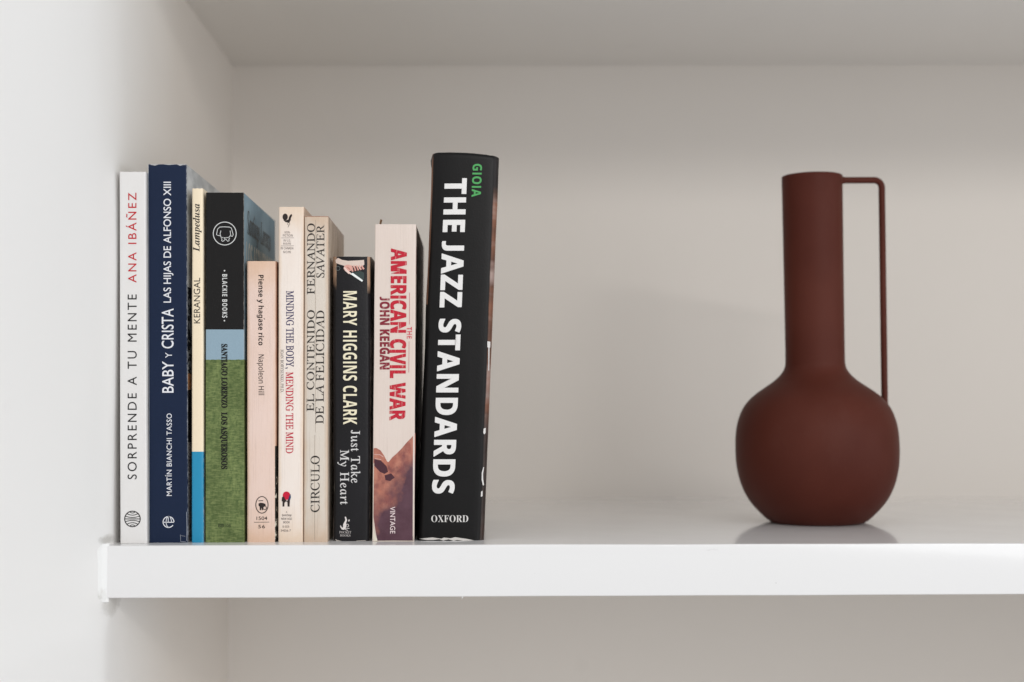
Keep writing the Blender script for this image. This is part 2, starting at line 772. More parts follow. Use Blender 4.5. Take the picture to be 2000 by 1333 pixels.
def geo(xl, xr, xlt, xrt, ytop, ybot):
    global GEO
    Y = on_shelf((xl + xr) / 2, ybot).y
    a, b, c, d = at(xl, ybot, Y).x, at(xr, ybot, Y).x, at(xlt, ytop, Y).x, at(xrt, ytop, Y).x
    X = (a + b) / 2
    GEO = (a - X, b - X, c - X, d - X, at((xlt + xrt) / 2, ytop, Y).z)
    return (xl, xr, xlt, xrt, ytop, ybot)


def cover_mat(name, base, rough=0.45, mottle=None, mot=0.3, edge=None, H=0.2, hw=0.01, edge_w=0.0007, edge_amt=0.8,
              fibre=0.0, stops=(), spec=0.5, creases=0.0, bump=0.15, side=None, yellow=None, coat=0.0):
    """paper cover. stops: (z, colour) bands from the foot upwards. edge: colour of rubbed edges."""
    t = NT(name, rough, spec)
    l0, r0, l1, r1, H = GEO
    hw = t.math('ADD', (r0 - l0) / 2, t.math('MULTIPLY', t.z, ((r1 - l1) - (r0 - l0)) / 2 / H))
    t.x = t.math('SUBTRACT', t.x, t.math('ADD', (l0 + r0) / 2, t.math('MULTIPLY', t.z, ((l1 + r1) - (l0 + r0)) / 2 / H)))
    t.side = t.math('MULTIPLY', t.math('GREATER_THAN', t.y, 0.0022), t.math('GREATER_THAN', t.x, 0.0))
    c = lin(base) if isinstance(base, str) else base
    for z, hx in stops:
        f = t.math('GREATER_THAN', t.z, z)
        c = t.mix(f, c, lin(hx))
    if mottle:
        f = t.ramp(t.noise(55, 6, stretch=(1, 1, 0.35), rough=0.65), 0.38, 0.72)
        c = t.mix(t.math('MULTIPLY', f, mot), c, lin(mottle))
    if creases:
        k = t.ramp(t.noise(1400, 3, stretch=(1, 0.4, 0.02)), 0.55, 0.72)
        c = t.mix(t.math('MULTIPLY', k, creases), c, lin('7c6a58'))
        k2 = t.ramp(t.noise(260, 4, stretch=(1, 1, 0.6), rough=0.7, off=(2, 2, 2)), 0.70, 0.76)
        c = t.mix(t.math('MULTIPLY', k2, creases * 1.4), c, lin('6d5a48'))
    if yellow:
        # browning creeps in from head, foot and the right hinge
        near = t.math('MINIMUM', t.z, t.math('SUBTRACT', H, t.z))
        near = t.math('MINIMUM', near, t.math('MULTIPLY', t.math('SUBTRACT', hw, t.math('ABSOLUTE', t.x)), 9.0))
        near = t.math('ADD', near, t.math('MULTIPLY', t.math('SUBTRACT', t.noise(70, 4), 0.5), 0.03))
        f = t.math('SUBTRACT', 1.0, t.ramp(near, 0.0, 0.022), clamp=True)
        c = t.mix(t.math('MULTIPLY', f, 0.55), c, lin(yellow))
    if edge:
        near = t.math('MINIMUM', t.z, t.math('SUBTRACT', H, t.z))
        near = t.math('MINIMUM', near, t.math('SUBTRACT', hw, t.math('ABSOLUTE', t.x)))
        near = t.math('ADD', near, t.math('MULTIPLY', t.math('SUBTRACT', t.noise(230, 5, rough=0.75), 0.46), edge_w * 3.2))
        f = t.math('SUBTRACT', 1.0, t.ramp(near, -edge_w * 0.2, edge_w * 0.5), clamp=True)
        c = t.mix(t.math('MULTIPLY', f, edge_amt), c, lin(edge))
    if side:
        c = side(t, c)
    t.color(c)
    h = t.math('ADD', t.noise(900, 3), t.math('MULTIPLY', t.noise(60, 3, stretch=(1, 1, .4)), 2.0))
    if creases:
        h = t.math('ADD', h, t.math('MULTIPLY', t.noise(1400, 3, stretch=(1, 0.4, 0.02)), 1.2))
    t.bump(h, bump, 0.0003)
    if coat:
        t.b.inputs['Coat Weight'].default_value = coat
        t.b.inputs['Coat Roughness'].default_value = 0.25
    return t.m


PXM = 1.0 / 3115.0     # metres per photograph pixel near the spines


def zpx(y):
    """rough height on a spine for a pixel row"""
    return (1059 - y) * PXM


# --- 1 white
h1 = 0.2327
G = geo(234.5, 287, 233, 284.5, 336, 1062)
m = cover_mat("white cover", 'e4e2e0', rough=0.4, mottle='dcd8d4', mot=0.4, edge='cfcac4', H=h1, hw=0.0083, edge_amt=0.35)
B1 = Book("tall white paperback with black and red spine lettering standing next to the wall, leftmost book",
          *G, 0.15, m, r=0.0009, seed=1)
K = ink('1d1c1c')
lettering(B1, "SORPRENDE A TU MENTE", '', 249.5, 267, 575.5, 936.5, 'up', K, track=1.32, name="title_lettering")
lettering(B1, "ANA IBÁÑEZ", '', 250.5, 266.5, 377, 552.5, 'up', ink('c3252c'), track=1.32, off=0.002, name="author_lettering")
cx, cy, R = 258.8, 1014, 15.2
st = [(circ(cx, cy, R), 1.9), ([(cx - R, cy), (cx + R, cy)], 1.7)]
for sg in (-1, 1):
    for hw_, yy, sag in ((14.0, 5.5, 2.6), (11.0, 10.4, 3.0), (5.5, 14.0, 2.4)):
        st.append(([(cx + hw_ * q, cy + sg * (yy - sag * (1 - q * q))) for q in [i / 5 - 1 for i in range(11)]], 1.5))
mark(B1, "publisher_mark", K, st)

# --- 2 blue
def side_blue(t, c):
    right = t.side
    n = t.noise(40, 5, stretch=(1, 1, 2))
    g = t.mix(t.ramp(n, 0.4, 0.6), lin('c9ccce'), lin('a9adb0'))
    bw = t.mix(t.math('GREATER_THAN', t.noise(150, 2, stretch=(1, 0.5, 1.2)), 0.5), lin('23262b'), lin('8e9398'))
    g = t.mix(t.math('LESS_THAN', t.z, zpx(560)), g, bw)
    g = t.mix(t.math('LESS_THAN', t.z, zpx(730)), g, lin('b98a62'))
    g = t.mix(t.math('LESS_THAN', t.z, zpx(762)), g, lin('0f0f12'))
    gl = t.mix(t.ramp(t.noise(700, 3), 0.45, 0.6), lin('4d4a4d'), lin('b7b2b0'))
    g = t.mix(t.math('LESS_THAN', t.z, zpx(865)), g, gl)
    return t.mix(right, c, g)


G = geo(291.5, 366.5, 289.5, 364, 321, 1060.5)
m = cover_mat("navy cover", '14223c', spec=0.18, rough=0.38, mottle='192742', mot=0.5, edge='c9ced6', H=0.2373, hw=0.01205, edge_w=0.00035, edge_amt=0.75, side=side_blue, bump=0.1)
B2 = Book("thick navy blue paperback with white spine lettering and worn top edge, second from the left",
          *G, 0.155, m, r=0.0005, seed=2, topfn=lambda x, y: 0.0004 * noise.noise((x * 260, 2, 2)) - 0.0001)
W = ink('e8e9ee')
lettering(B2, "BABY", '', 317, 339, 706, 767.5, 'up', W, off=0.006, name="title_lettering")
lettering(B2, "Y", '', 323, 336, 689, 699.5, 'up', W, name="title_lettering")
lettering(B2, "CRISTA", '', 316, 339, 603, 681, 'up', W, off=0.006, name="title_lettering")
lettering(B2, "LAS HIJAS DE ALFONSO XIII", '', 319.5, 334, 355.5, 591.5, 'up', W, off=0.006, name="subtitle_lettering")
lettering(B2, "MARTÍN BIANCHI TASSO", '', 325.5, 335.5, 808, 969, 'up', W, track=1.08, off=0.004, name="author_lettering")
cx, cy = 329.2, 1020
st = [(circ(cx, cy, 10.6, a0=35, a1=360), 1.7), ([(cx - 10.6, cy + .5), (cx + 10.6, cy + .5)], 1.5),
      (circ(cx + .5, cy, 5.2, 10.6, 180, 360, 14), 1.3), ([(cx - .5, cy - 10), (cx - .5, cy)], 1.3), (circ(cx + .5, cy, 5.2, 10, 95, 180, 10), 1.3)]
mark(B2, "publisher_mark", W, st)
mark(B2, "worn_corner", ink('a9adb6'), [([(352.5, 1045), (352.8, 1058), (366, 1059)], 0.7), ([(354, 1046.5), (362, 1048)], 0.5), ([(364.7, 1000), (365.2, 1030), (364.9, 1057)], 0.8)])
mark(B2, "worn_corner", ink('b4b3b3'), [], [[(291, 321.0), (296, 322.8), (303, 324), (310, 321.6), (318, 321.2), (330, 322.8), (345, 321.4), (352, 324.4), (358, 322.6), (362.6, 323), (363, 320.9), (330, 320.8)]])

mark(B2, "worn_edge", ink('b9c1cc'), [([(289.9, 322), (290.4, 500), (291.2, 760), (291.9, 1058)], 1.1)], lift=0.0003)
# --- 3 cream / cyan
G = geo(373.8, 397.2, 374.7, 396.5, 368.5, 1060.5)
m = cover_mat("cream cover with cyan foot", '1189b2', rough=0.35, stops=((zpx(882.5), 'f0dfc2'),), mottle=None, edge='efe6d6', H=0.2215, hw=0.00365, edge_w=0.0002, edge_amt=0.6, bump=0.08)
B3 = Book("very thin cream paperback with bright blue lower spine, third from the left",
          *G, 0.14, m, r=0.0011, bulge=0.0004, seed=3)
lettering(B3, "KERANGAL", '', 378.5, 390.8, 543, 632, 'up', K, name="author_lettering")
lettering(B3, "Lampedusa", 'bi', 377, 389.8, 398.5, 492, 'up', K, name="title_lettering")

# --- 4 black and green
def side_green(t, c):
    g1 = t.ramp(t.noise(480, 4, stretch=(1, 1, 0.5), rough=0.7), 0.36, 0.68)
    g2 = t.ramp(t.noise(60, 4, off=(1, 4, 2)), 0.40, 0.62)
    hat = t.ramp(t.noise(900, 2, stretch=(0.25, 1, 1.2), off=(9, 1, 1)), 0.45, 0.7)
    gr = t.mix(g1, lin('50623a'), lin('788653'))
    gr = t.mix(t.math('MULTIPLY', g2, 0.55), gr, lin('455530'))
    gr = t.mix(t.math('MULTIPLY', hat, 0.25), gr, lin('b3bb7e'))
    edge_n = t.math('ADD', t.z, t.math('MULTIPLY', t.math('SUBTRACT', t.noise(600, 2), .5), 0.0008))
    c = t.mix(t.math('LESS_THAN', edge_n, zpx(703)), c, gr)
    right = t.side
    bl = t.mix(t.ramp(t.noise(25, 4), 0.35, 0.7), lin('8fa7b4'), lin('6d8796'))
    return t.mix(t.math('MULTIPLY', right, t.math('GREATER_THAN', t.z, zpx(703))), c, bl)


G = geo(401.2, 477, 402.2, 475.5, 376.5, 1060)
m = cover_mat("black, sky and grass cover", '8fa6b4', rough=0.6, stops=((zpx(644), '1f1e1e'),), mottle=None, edge='c9c6be', H=0.2195, hw=0.0123, edge_w=0.0003, edge_amt=0.5, side=side_green, bump=0.3, spec=0.12)
B4 = Book("paperback with black upper spine, pale blue band and grass green lower half",
          *G, 0.141, m, r=0.0005, seed=4)
LW = ink('d9dad8')
cx, cy = 439, 456.6
dog = [[(430, 461), (427, 460.5), (422.8, 459), (425, 448), (429, 444), (438, 443.5), (448, 444), (452, 446), (455.6, 459), (454, 462), (449.5, 461)],
       [(431.5, 451), (430, 457), (431.5, 463.5), (434, 464.5), (443, 465), (448, 463.5), (450.5, 459), (449.5, 451)],
       [(432, 466), (434, 468), (432.5, 470), (435, 472), (437, 471), (439, 468.5), (442, 468.5), (445, 472), (447.5, 470.5), (447, 467.5), (449, 465.5)],
       [(436, 464), (439, 466.5), (442, 464)]]
mark(B4, "publisher_mark", LW, [(circ(cx, cy, 22.4, n=40), 1.5)] + [(d, 1.2) for d in dog])
lettering(B4, "BLACKIE BOOKS", 'nsb', 434.2, 443.8, 536, 621, 'down', LW, track=1.2, name="publisher_lettering")
for dx_, dy_ in ((438.6, 529.2), (438.4, 626.8)):
    mark(B4, "dot", LW, fills=[circ(dx_, dy_, 1.5, n=10)[:-1]])
lettering(B4, "SANTIAGO LORENZO", 'serifb', 432.8, 443.8, 672.5, 797, 'down', ink('10110f'), off=0.006, fat=0.00009, name="author_lettering")
lettering(B4, "LOS ASQUEROSOS", 'serifb', 432.5, 443.8, 806, 916.5, 'down', ink('10110f'), off=0.006, fat=0.00009, name="title_lettering")
lettering(B4, "BB108", 'nsb', 426.5, 450.5, 1023.5, 1030, 'h', ink('2d3a20'), name="number_lettering")


def side_print(B, name, s, font, mat, y0, y1, z0, z1, off=0.0):
    """print on the right-hand cover face: run from depth y0 to y1, cap height z0..z1"""
    me = text_mesh(s, font, 1.0, off)
    b0, b1 = cap_height(font, off)
    xs = [v.co.x for v in me.vertices]
    a0, a1 = min(xs), max(xs)
    bm = bmesh.new()
    bm.from_mesh(me)
    for v in bm.verts:
        z = z0 + (v.co.y - b0) / (b1 - b0) * (z1 - z0)
        v.co = (B.right(min(z, B.H)) + 0.00012, y0 + (v.co.x - a0) / (a1 - a0) * (y1 - y0), z)
    bm.normal_update()
    for f in bm.faces:
        if f.normal.x < 0:
            f.normal_flip()
    bm.to_mesh(me)
    bm.free()
    return link(name, me, mat, B.root)


side_print(B4, "cover_lettering", "Santiago Lorenzo", 'bi', ink('15181a'), 0.014, 0.118, 0.1955, 0.2105)
side_print(B4, "cover_lettering", "LOS ASQUEROSOS", 'nsb', ink('b9bcb6'), 0.010, 0.132, 0.172, 0.190)

# --- 5 pink
def hinge(hexc, x0, width=0.0006, amt=0.8):
    def f(t, c):
        e = t.math('ADD', t.x, t.math('MULTIPLY', t.math('SUBTRACT', t.noise(120, 4, stretch=(1, 1, .4)), .5), width * 1.5))
        k = t.ramp(e, x0 - width * .4, x0 + width)
        return t.mix(t.math('MULTIPLY', k, amt), c, lin(hexc))
    return f


def side_pink(t, c):
    c = hinge('8a5134', 0.0086, 0.0008, 0.85)(t, c)
    bl = t.mix(t.math('GREATER_THAN', t.noise(420, 2, stretch=(1, .3, .6)), 0.56), lin('15170f'), lin('c8c4b4'))
    k = t.math('MULTIPLY', t.math('GREATER_THAN', t.x, 0.0083), t.math('LESS_THAN', t.z, zpx(872)))
    return t.mix(k, c, bl)


G = geo(481.7, 539.8, 481.8, 540.2, 510.5, 1059.5)
m = cover_mat("salmon pink cover", 'e6cdc1', rough=0.5, mottle='dcbca8', mot=0.55, yellow='d6ad88', H=0.176, hw=0.0095, creases=0.16, side=side_pink, bump=0.35)
B5 = Book("short salmon pink pocket book with an oval mark at the foot of its spine",
          *G, 0.112, m, r=0.0015, bulge=0.0004, seed=5)
KB = ink('2b211f')
lettering(B5, "Piense y hagase rico", 'nsb', 504.8, 514.8, 537.5, 675, 'down', KB, name="title_lettering")
mark(B5, "title_lettering", KB, fills=[[(515.2, 621.4), (517.6, 623.6), (517.6, 625.2), (515.2, 622.8)]])
lettering(B5, "Napoleon Hill", 'ns', 505, 515.6, 693, 772, 'down', KB, name="author_lettering", off=0.003)
cx, cy = 511.6, 986.5
mark(B5, "publisher_mark", KB, [(circ(cx, cy, 12.0, 16.2, n=36), 1.6), ([(505, 978.6), (514, 978.4)], 1.4), (circ(517.2, 992.5, 3.4, n=14), 1.3)],
     [[(505, 984), (508, 982.3), (513.5, 982.8), (518, 984.6), (519.5, 988), (515, 989), (513.6, 996.6), (511.4, 997), (511, 991.5), (509.6, 997), (507.4, 997), (507.2, 990), (505, 988)]])
lettering(B5, "1504", 'ns', 501, 522, 1009, 1016, 'h', KB, name="number_lettering", off=0.004)
lettering(B5, "56", 'ns', 504.5, 517.5, 1025.4, 1032.2, 'h', KB, name="number_lettering", off=0.006, track=1.15)
mark(B5, "number_rule", KB, [([(496, 1020.5), (526, 1020.2)], 0.9)])

# --- 6 minding
G = geo(543, 591.8, 544, 594, 404.5, 1059.5)
m = cover_mat("ivory cover", 'eee3da', rough=0.45, mottle='e6d4c6', mot=0.5, yellow='dcbd9a', H=0.2105, hw=0.0080, creases=0.13, side=hinge('8a5a3a', 0.0077, 0.0005, 0.55), bump=0.25)
B6 = Book("ivory paperback with a black rooster at the top and blue and red title",
          *G, 0.106, m, r=0.0011, bulge=0.0003, seed=6)
lettering(B6, "MINDING THE BODY,", 'serif', 559, 573.6, 568.5, 720.5, 'down', ink('231e58'), off=0.013, name="title_lettering", track=0.97)
lettering(B6, "MENDING THE MIND", 'serif', 558.4, 572.8, 727, 886, 'down', ink('c01636'), off=0.013, name="title_lettering", track=0.97)
lettering(B6, "JOAN BORYSENKO, PH.D.", 'serif', 548, 554, 683, 767.5, 'down', ink('4a3f3a'), name="author_lettering")
roo = [circ(557, 424.2, 5.2, 6.6, n=18)[:-1], [(553, 430), (558, 434.6), (563.6, 434.6), (567.8, 431), (568.2, 426.5), (570.8, 421), (569.4, 418.6), (567.2, 419.8), (564.6, 424), (563.4, 429), (558, 431)],
       [(560, 433), (567, 433), (563.4, 436.5)]]
mark(B6, "rooster_mark", KB, [([(562, 435), (561.2, 439), (564, 439.6)], 0.6), ([(565.4, 435), (566, 440)], 0.6), ([(564.6, 439.5), (562.6, 444.5)], 0.8)], roo)
g = ink('5a4a46')
for s, x0, x1, y0, y1 in (("NON-", 556, 567, 452.2, 456.4), ("FICTION", 552.5, 571.5, 458.2, 462.6), ("IN U.S.", 554, 567.6, 468, 472.2), ("$10.95", 553.4, 568, 474.2, 478.4),
                          ("IN CANADA", 548.4, 573.4, 483, 487.6), ("$13.95", 553.4, 568, 490.4, 495)):
    lettering(B6, s, 'ns', x0, x1, y0, y1, 'h', g, name="price_lettering", off=0.0)
mark(B6, "price_rule", g, [([(549, 465.2), (574, 465.0)], 0.6), ([(548.5, 480.8), (574, 480.6)], 0.6)])
mark(B6, "publisher_mark", ink('c9183a'), fills=[circ(559.6, 968.6, 7.6, 8.2, n=20)[:-1]])
mark(B6, "publisher_mark", ink('1c3f66'), fills=[[(563, 976), (561, 981), (566, 979), (568.2, 972), (567.6, 965.5), (565.5, 968)]], lift=0.0002)
mark(B6, "publisher_mark", KB, fills=[[(550.8, 971.5), (554.8, 970), (556.6, 975), (560, 980.5), (563.6, 975), (566.2, 979), (565.6, 989.8), (561.8, 989.8), (561.4, 980), (558, 980), (555.6, 983), (555.4, 989.8), (551.8, 989.8), (552, 980), (550.2, 979)]], lift=0.00026)
for s, x0, x1, y0, y1 in (("A", 558.3, 561, 999, 1002), ("BANTAM", 550.8, 569, 1004.8, 1009), ("NEW AGE", 549.2, 570, 1011.6, 1015.8), ("BOOK", 553.4, 566.2, 1018.4, 1022.6)):
    lettering(B6, s, 'ns', x0, x1, y0, y1, 'h', g, name="imprint_lettering", off=0.01)
for s, x0, x1, y0, y1 in (("0-553-", 552, 566, 1026.8, 1031), ("34556-7", 548.4, 568, 1034.4, 1038.8)):
    lettering(B6, s, 'ns', x0, x1, y0, y1, 'h', g, name="number_lettering")

# --- 7 stone coloured
def side_stone(t, c):
    k = t.ramp(t.noise(260, 5, stretch=(1, 1, 0.12), rough=0.7), 0.42, 0.62)
    s = t.mix(k, lin('cdbfb0'), lin('9b8672'))
    c = t.mix(t.side, c, s)
    top = t.math('GREATER_THAN', t.math('ADD', t.z, t.math('MULTIPLY', t.noise(200, 3), 0.0008)), 0.2050)
    return t.mix(t.math('MULTIPLY', top, 0.75), c, lin('8c5a44'))


G = geo(593, 639.5, 594.8, 641, 422.5, 1059.5)
m = cover_mat("stone grey cover", 'd8cec2', rough=0.5, mottle='cdbfae', mot=0.55, yellow='c39f7c', H=0.206, hw=0.0076, creases=0.2, side=side_stone, bump=0.5)
B7 = Book("stone coloured paperback with two lines of large black serif lettering and creased spine",
          *G, 0.107, m, r=0.0008, bulge=0.0005, seed=7)
KS = ink('2a2522', worn=0.12, bg='bdb0a2')
SO = 0.007
lettering(B7, "FERNANDO", 'serif', 600, 615, 436.8, 575.5, 'up', KS, off=SO, name="author_lettering", lean=-0.003)
lettering(B7, "SAVATER", 'serif', 618.2, 633.4, 439.5, 543, 'up', KS, off=SO, name="author_lettering")
lettering(B7, "EL CONTENIDO", 'serif', 600, 614.6, 606, 804, 'up', KS, off=SO, name="title_lettering", lean=-0.006)
lettering(B7, "DE LA FELICIDAD", 'serif', 617.6, 633.4, 607, 828.5, 'up', KS, off=SO, name="title_lettering", lean=-0.006)
lettering(B7, "CIRCULO", 'serif', 607, 624, 890.5, 1001, 'up', KS, off=SO, name="publisher_lettering")
mark(B7, "spine_crease", ink('a3917f'), [([(616.4, 430), (616.0, 560), (616.6, 700), (616, 845)], 0.5), ([(615, 850), (614.2, 940), (614.8, 1055)], 0.7)], lift=0.00008)

# --- 8 black pocket book
def side_black(t, c):
    e = t.math('ADD', t.x, t.math('MULTIPLY', t.math('SUBTRACT', t.noise(90, 3), .5), 0.0006))
    right = t.math('MULTIPLY', t.math('GREATER_THAN', e, 0.0098), t.math('LESS_THAN', e, 0.0116))
    hi = t.ramp(t.math('ADD', t.z, t.math('MULTIPLY', t.noise(150, 3), 0.01)), zpx(575) + 0.005, zpx(550) + 0.005)
    c = t.mix(t.math('MULTIPLY', t.math('MULTIPLY', right, hi), 0.7), c, lin('d0a98c'))
    l = t.math('MULTIPLY', t.math('LESS_THAN', e, -0.0097), t.ramp(t.math('ADD', t.z, t.math('MULTIPLY', t.noise(150, 3), 0.01)), zpx(545), zpx(520)))
    return t.mix(t.math('MULTIPLY', l, 0.7), c, lin('b7957b'))


G = geo(651, 721.5, 649.5, 724.5, 501.5, 1057.5)
m = cover_mat("black pocket book cover", '1d1c1e', spec=0.18, rough=0.33, mottle='242226', mot=0.6, edge='a89c92', H=0.179, hw=0.0124, edge_w=0.0003, edge_amt=0.5, side=side_black, creases=0.0, bump=0.5)
B8 = Book("short black pocket book with cream capitals and hands with a knife pictured above",
          *G, 0.105, m, r=0.0022, bulge=0.0011, seed=8, wob=0.0005, back_left=-0.001)
CR = ink('efe6c9')
lettering(B8, "MARY HIGGINS CLARK", 'nsb', 670.3, 697, 569, 829.5, 'down', CR, name="author_lettering", track=1.06)
lettering(B8, "Just Take", 'serif', 685.6, 703, 840.5, 944, 'down', ink('dcdad9'), off=0.006, name="title_lettering", track=1.1)
lettering(B8, "My Heart", 'serif', 664.4, 681.6, 879, 986, 'down', ink('dcdad9'), off=0.006, name="title_lettering", track=1.1)
WM = ink('e6dfdc')
kan = [[(673.2, 1010), (675.6, 1009.6), (678, 1016.4), (676, 1022), (676.8, 1027), (675, 1033), (671.4, 1035.4), (667.4, 1034.6), (664.4, 1029.6), (664.8, 1026), (668.2, 1031.6), (670, 1029.6), (670.2, 1024.6), (674.6, 1016)],
       [(680, 1018.6), (681.4, 1014.8), (683.2, 1015.6), (682, 1019)], ]
mark(B8, "publisher_mark", WM, [(circ(678.2, 1027, 2.8, n=12, a0=-160, a1=120), 1.0), ([(672, 1034), (677, 1033), (682.6, 1032.4)], 1.0), ([(674, 1034.6), (679.6, 1036.6)], 0.9)], kan)
lettering(B8, "POCKET", 'serifb', 662.6, 686, 1037.8, 1042.4, 'h', ink('b9b4b2'), name="publisher_lettering")
lettering(B8, "BOOKS", 'serifb', 664, 684.4, 1044.2, 1048.4, 'h', ink('b9b4b2'), name="publisher_lettering")
# the picture at the head: pale sleeve, clasped fingers, blade
mark(B8, "cover_picture", ink('ddc9bd'), fills=[[(655, 508), (660, 504), (668, 508), (680, 510), (700, 509), (711, 508), (711.5, 517), (706, 522), (690, 520), (674, 520), (664, 517), (656, 514)]])
mark(B8, "cover_picture", ink('e0a79a'), fills=[circ(680, 524, 9, 6.5, n=16)[:-1]], strokes=[([(686 + 5 * i, 519), (689 + 5.4 * i, 531 - 1.2 * i)], 3.2) for i in range(5)], lift=0.00018)
mark(B8, "cover_picture", ink('f2d6cb'), strokes=[([(672, 523), (680, 531), (686, 536)], 3.0), ([(674, 528), (682, 535)], 2.0), ([(690, 521), (693, 528)], 1.0), ([(700, 520), (703, 526)], 1.0)], lift=0.00024)
mark(B8, "cover_picture", ink('a35f55'), strokes=[([(678, 522), (684, 527)], 1.0), ([(695.5, 521), (698.5, 529)], 0.8), ([(690.6, 522), (693.6, 530)], 0.8), ([(705.6, 520), (708, 526)], 0.8)], lift=0.0003)
mark(B8, "cover_picture", ink('34413f'), fills=[[(688, 534), (702, 529), (711, 533), (711, 546), (706, 546)]], lift=0.00015)
mark(B8, "cover_picture", ink('eef2f0'), fills=[[(684, 535.5), (689, 533.2), (709, 548), (707, 551)]], lift=0.0003)
mark(B8, "cover_picture", ink('6b7474'), strokes=[(circ(660, 524.6, 4.0, n=14), 0.8)], lift=0.0002)
mark(B8, "worn_corner", ink('c9c2ba'), fills=[[(652.5, 1057), (656, 1053.6), (658, 1055.4), (668, 1057.4)]], strokes=[([(696, 1057), (714, 1056.2)], 0.8)])

# --- 9 cream and red with picture
def side_war(t, c):
    right = t.side
    yy = t.math('ADD', t.y, t.math('MULTIPLY', t.math('SUBTRACT', t.noise(70, 3), .5), 0.003))
    blk = t.math('GREATER_THAN', yy, 0.014)
    s = t.mix(blk, lin('b7a79a'), lin('0f0a0b'))
    low = t.math('LESS_THAN', t.z, zpx(640))
    s = t.mix(low, s, lin('14090b'))
    return t.mix(right, c, s)


G = geo(727, 809, 732.5, 812.5, 438.5, 1058)
m = cover_mat("cream cover with rubbed edges", 'dfd0c6', rough=0.4, mottle='d5c2b6', mot=0.5, edge='f0e8dc', H=0.199, hw=0.0131, edge_w=0.0003, edge_amt=0.5, creases=0.12, side=side_war, bump=0.25)
B9 = Book("cream paperback with distressed red capitals and a reddish soldier picture on its lower spine",
          *G, 0.132, m, r=0.0006, bulge=0.0002, seed=9)
RD = ink('c01f33', worn=0.12, bg='dfc3ba')
MR = ink('862433', worn=0.15, bg='c9a9a2')
lettering(B9, "AMERICAN CIVIL WAR", 'nsb', 764.2, 794, 486.5, 821, 'down', RD, fat=0.00020, off=0.006, lean=-0.0088, name="title_lettering", track=1.03)
lettering(B9, "JOHN KEEGAN", 'nsb', 742.2, 760.6, 580.5, 721.8, 'down', MR, fat=0.00012, off=0.006, name="author_lettering", track=1.03)
lettering(B9, "THE", 'nsb', 794.5, 804.6, 639, 662, 'down', ink('cf5560', worn=0.3), off=0.01, name="title_lettering")
mark(B9, "title_rule", ink('b8525a'), [([(800, 572), (799.6, 634)], 0.8), ([(799, 667), (798.4, 728)], 0.8)])


def photo_mat():
    t = NT("reddish soldier picture print", 0.4, 0.4)
    n1 = t.ramp(t.noise(95, 6, rough=0.6, off=(2.2, 0, 5)), 0.35, 0.65)
    n2 = t.ramp(t.noise(210, 4, stretch=(1, 1, .6), off=(7, 3, 1)), 0.42, 0.66)
    d = t.math('ADD', t.math('MULTIPLY', t.x, 22.0), t.math('MULTIPLY', t.z, -16.0))
    d = t.math('ADD', d, t.math('MULTIPLY', t.math('SUBTRACT', t.noise(60, 4), .5), 1.1))
    f = t.ramp(d, -0.70, -0.38)
    warm = t.mix(n1, lin('b5705c'), lin('8a4b45'))
    warm = t.mix(t.math('MULTIPLY', n2, 0.5), warm, lin('cf9178'))
    cool = t.mix(n1, lin('4d2c38'), lin('5c3c48'))
    c = t.mix(f, warm, cool)
    dk = t.ramp(t.noise(120, 5, off=(1, 8, 3)), 0.58, 0.70)
    c = t.mix(t.math('MULTIPLY', dk, 0.55), c, lin('4a2330'))
    t.color(c)
    return t.m


L9, R9 = 729.6, 810.6
mark(B9, "cover_picture", photo_mat(), fills=[[(L9, 876), (735, 875.5), (743, 880), (750, 890), (756, 902), (759, 903), (766, 894), (775, 886), (784, 877), (795, 864), (803, 856), (811.2, 846),
                                               (810.4, 930), (809.4, 990), (808.4, 1056.5), (737, 1057), (733, 1035), (729.4, 1010), (728.8, 940)]], lift=0.00008,
     label="reddish brown picture of a soldier fading to purple")
mark(B9, "cover_picture", ink('4a2832'), fills=[[(731, 897), (744, 900), (755, 911), (758, 922), (751, 926), (742, 922), (731, 910)], [(751, 929), (764, 925), (771, 933), (762, 940), (753, 938)]], lift=0.00014)
mark(B9, "cover_picture", ink('d8aaa0'), strokes=[([(731, 888), (742, 888.5), (749, 893)], 1.5), ([(732, 896), (745, 898)], 1.2)], lift=0.00018)
lettering(B9, "VINTAGE", '', 762, 771.8, 990, 1042.5, 'down', ink('ead9d8'), off=0.006, name="publisher_lettering")
TW = ink('e9e0cf')
mark(B9, "worn_corner", TW, fills=[[(727.2, 1057.5), (728.6, 1036), (730.6, 1024), (731, 1040), (733.4, 1046), (736.4, 1052), (737.4, 1057.6)]], lift=0.0002)
mark(B9, "worn_edge", TW, [([(730.2, 905), (729.4, 950), (729, 1000), (728.6, 1035)], 0.9), ([(808.4, 960), (807.6, 1010), (806.8, 1056)], 0.7), ([(738, 1057), (770, 1056.6), (806, 1057)], 0.7)], lift=0.0002)
side_print(B9, "cover_lettering", "I", 'nsb', ink('7a1420'), 0.006, 0.010, zpx(530), zpx(480))
# bent slip of card standing out of the head
q0 = at(739, 440, B9.Y + 0.02)
vs, fs = [], []
for i in range(7):
    t_ = i / 6
    cxx = q0.x - B9.X + 0.0002 + 0.0014 * t_ ** 1.6
    for s in (0, 1):
        vs.append((cxx + 0.0007 * s, 0.02 + 0.004 * s, B9.H - 0.003 + 0.0088 * t_))
for i in range(6):
    fs.append((2 * i, 2 * i + 1, 2 * i + 3, 2 * i + 2))
o = link("bookmark", mesh("bookmark", vs, fs), ink('8a6a4c'), B9.root)
sm = o.modifiers.new("thickness", 'SOLIDIFY')
sm.thickness = 0.0003

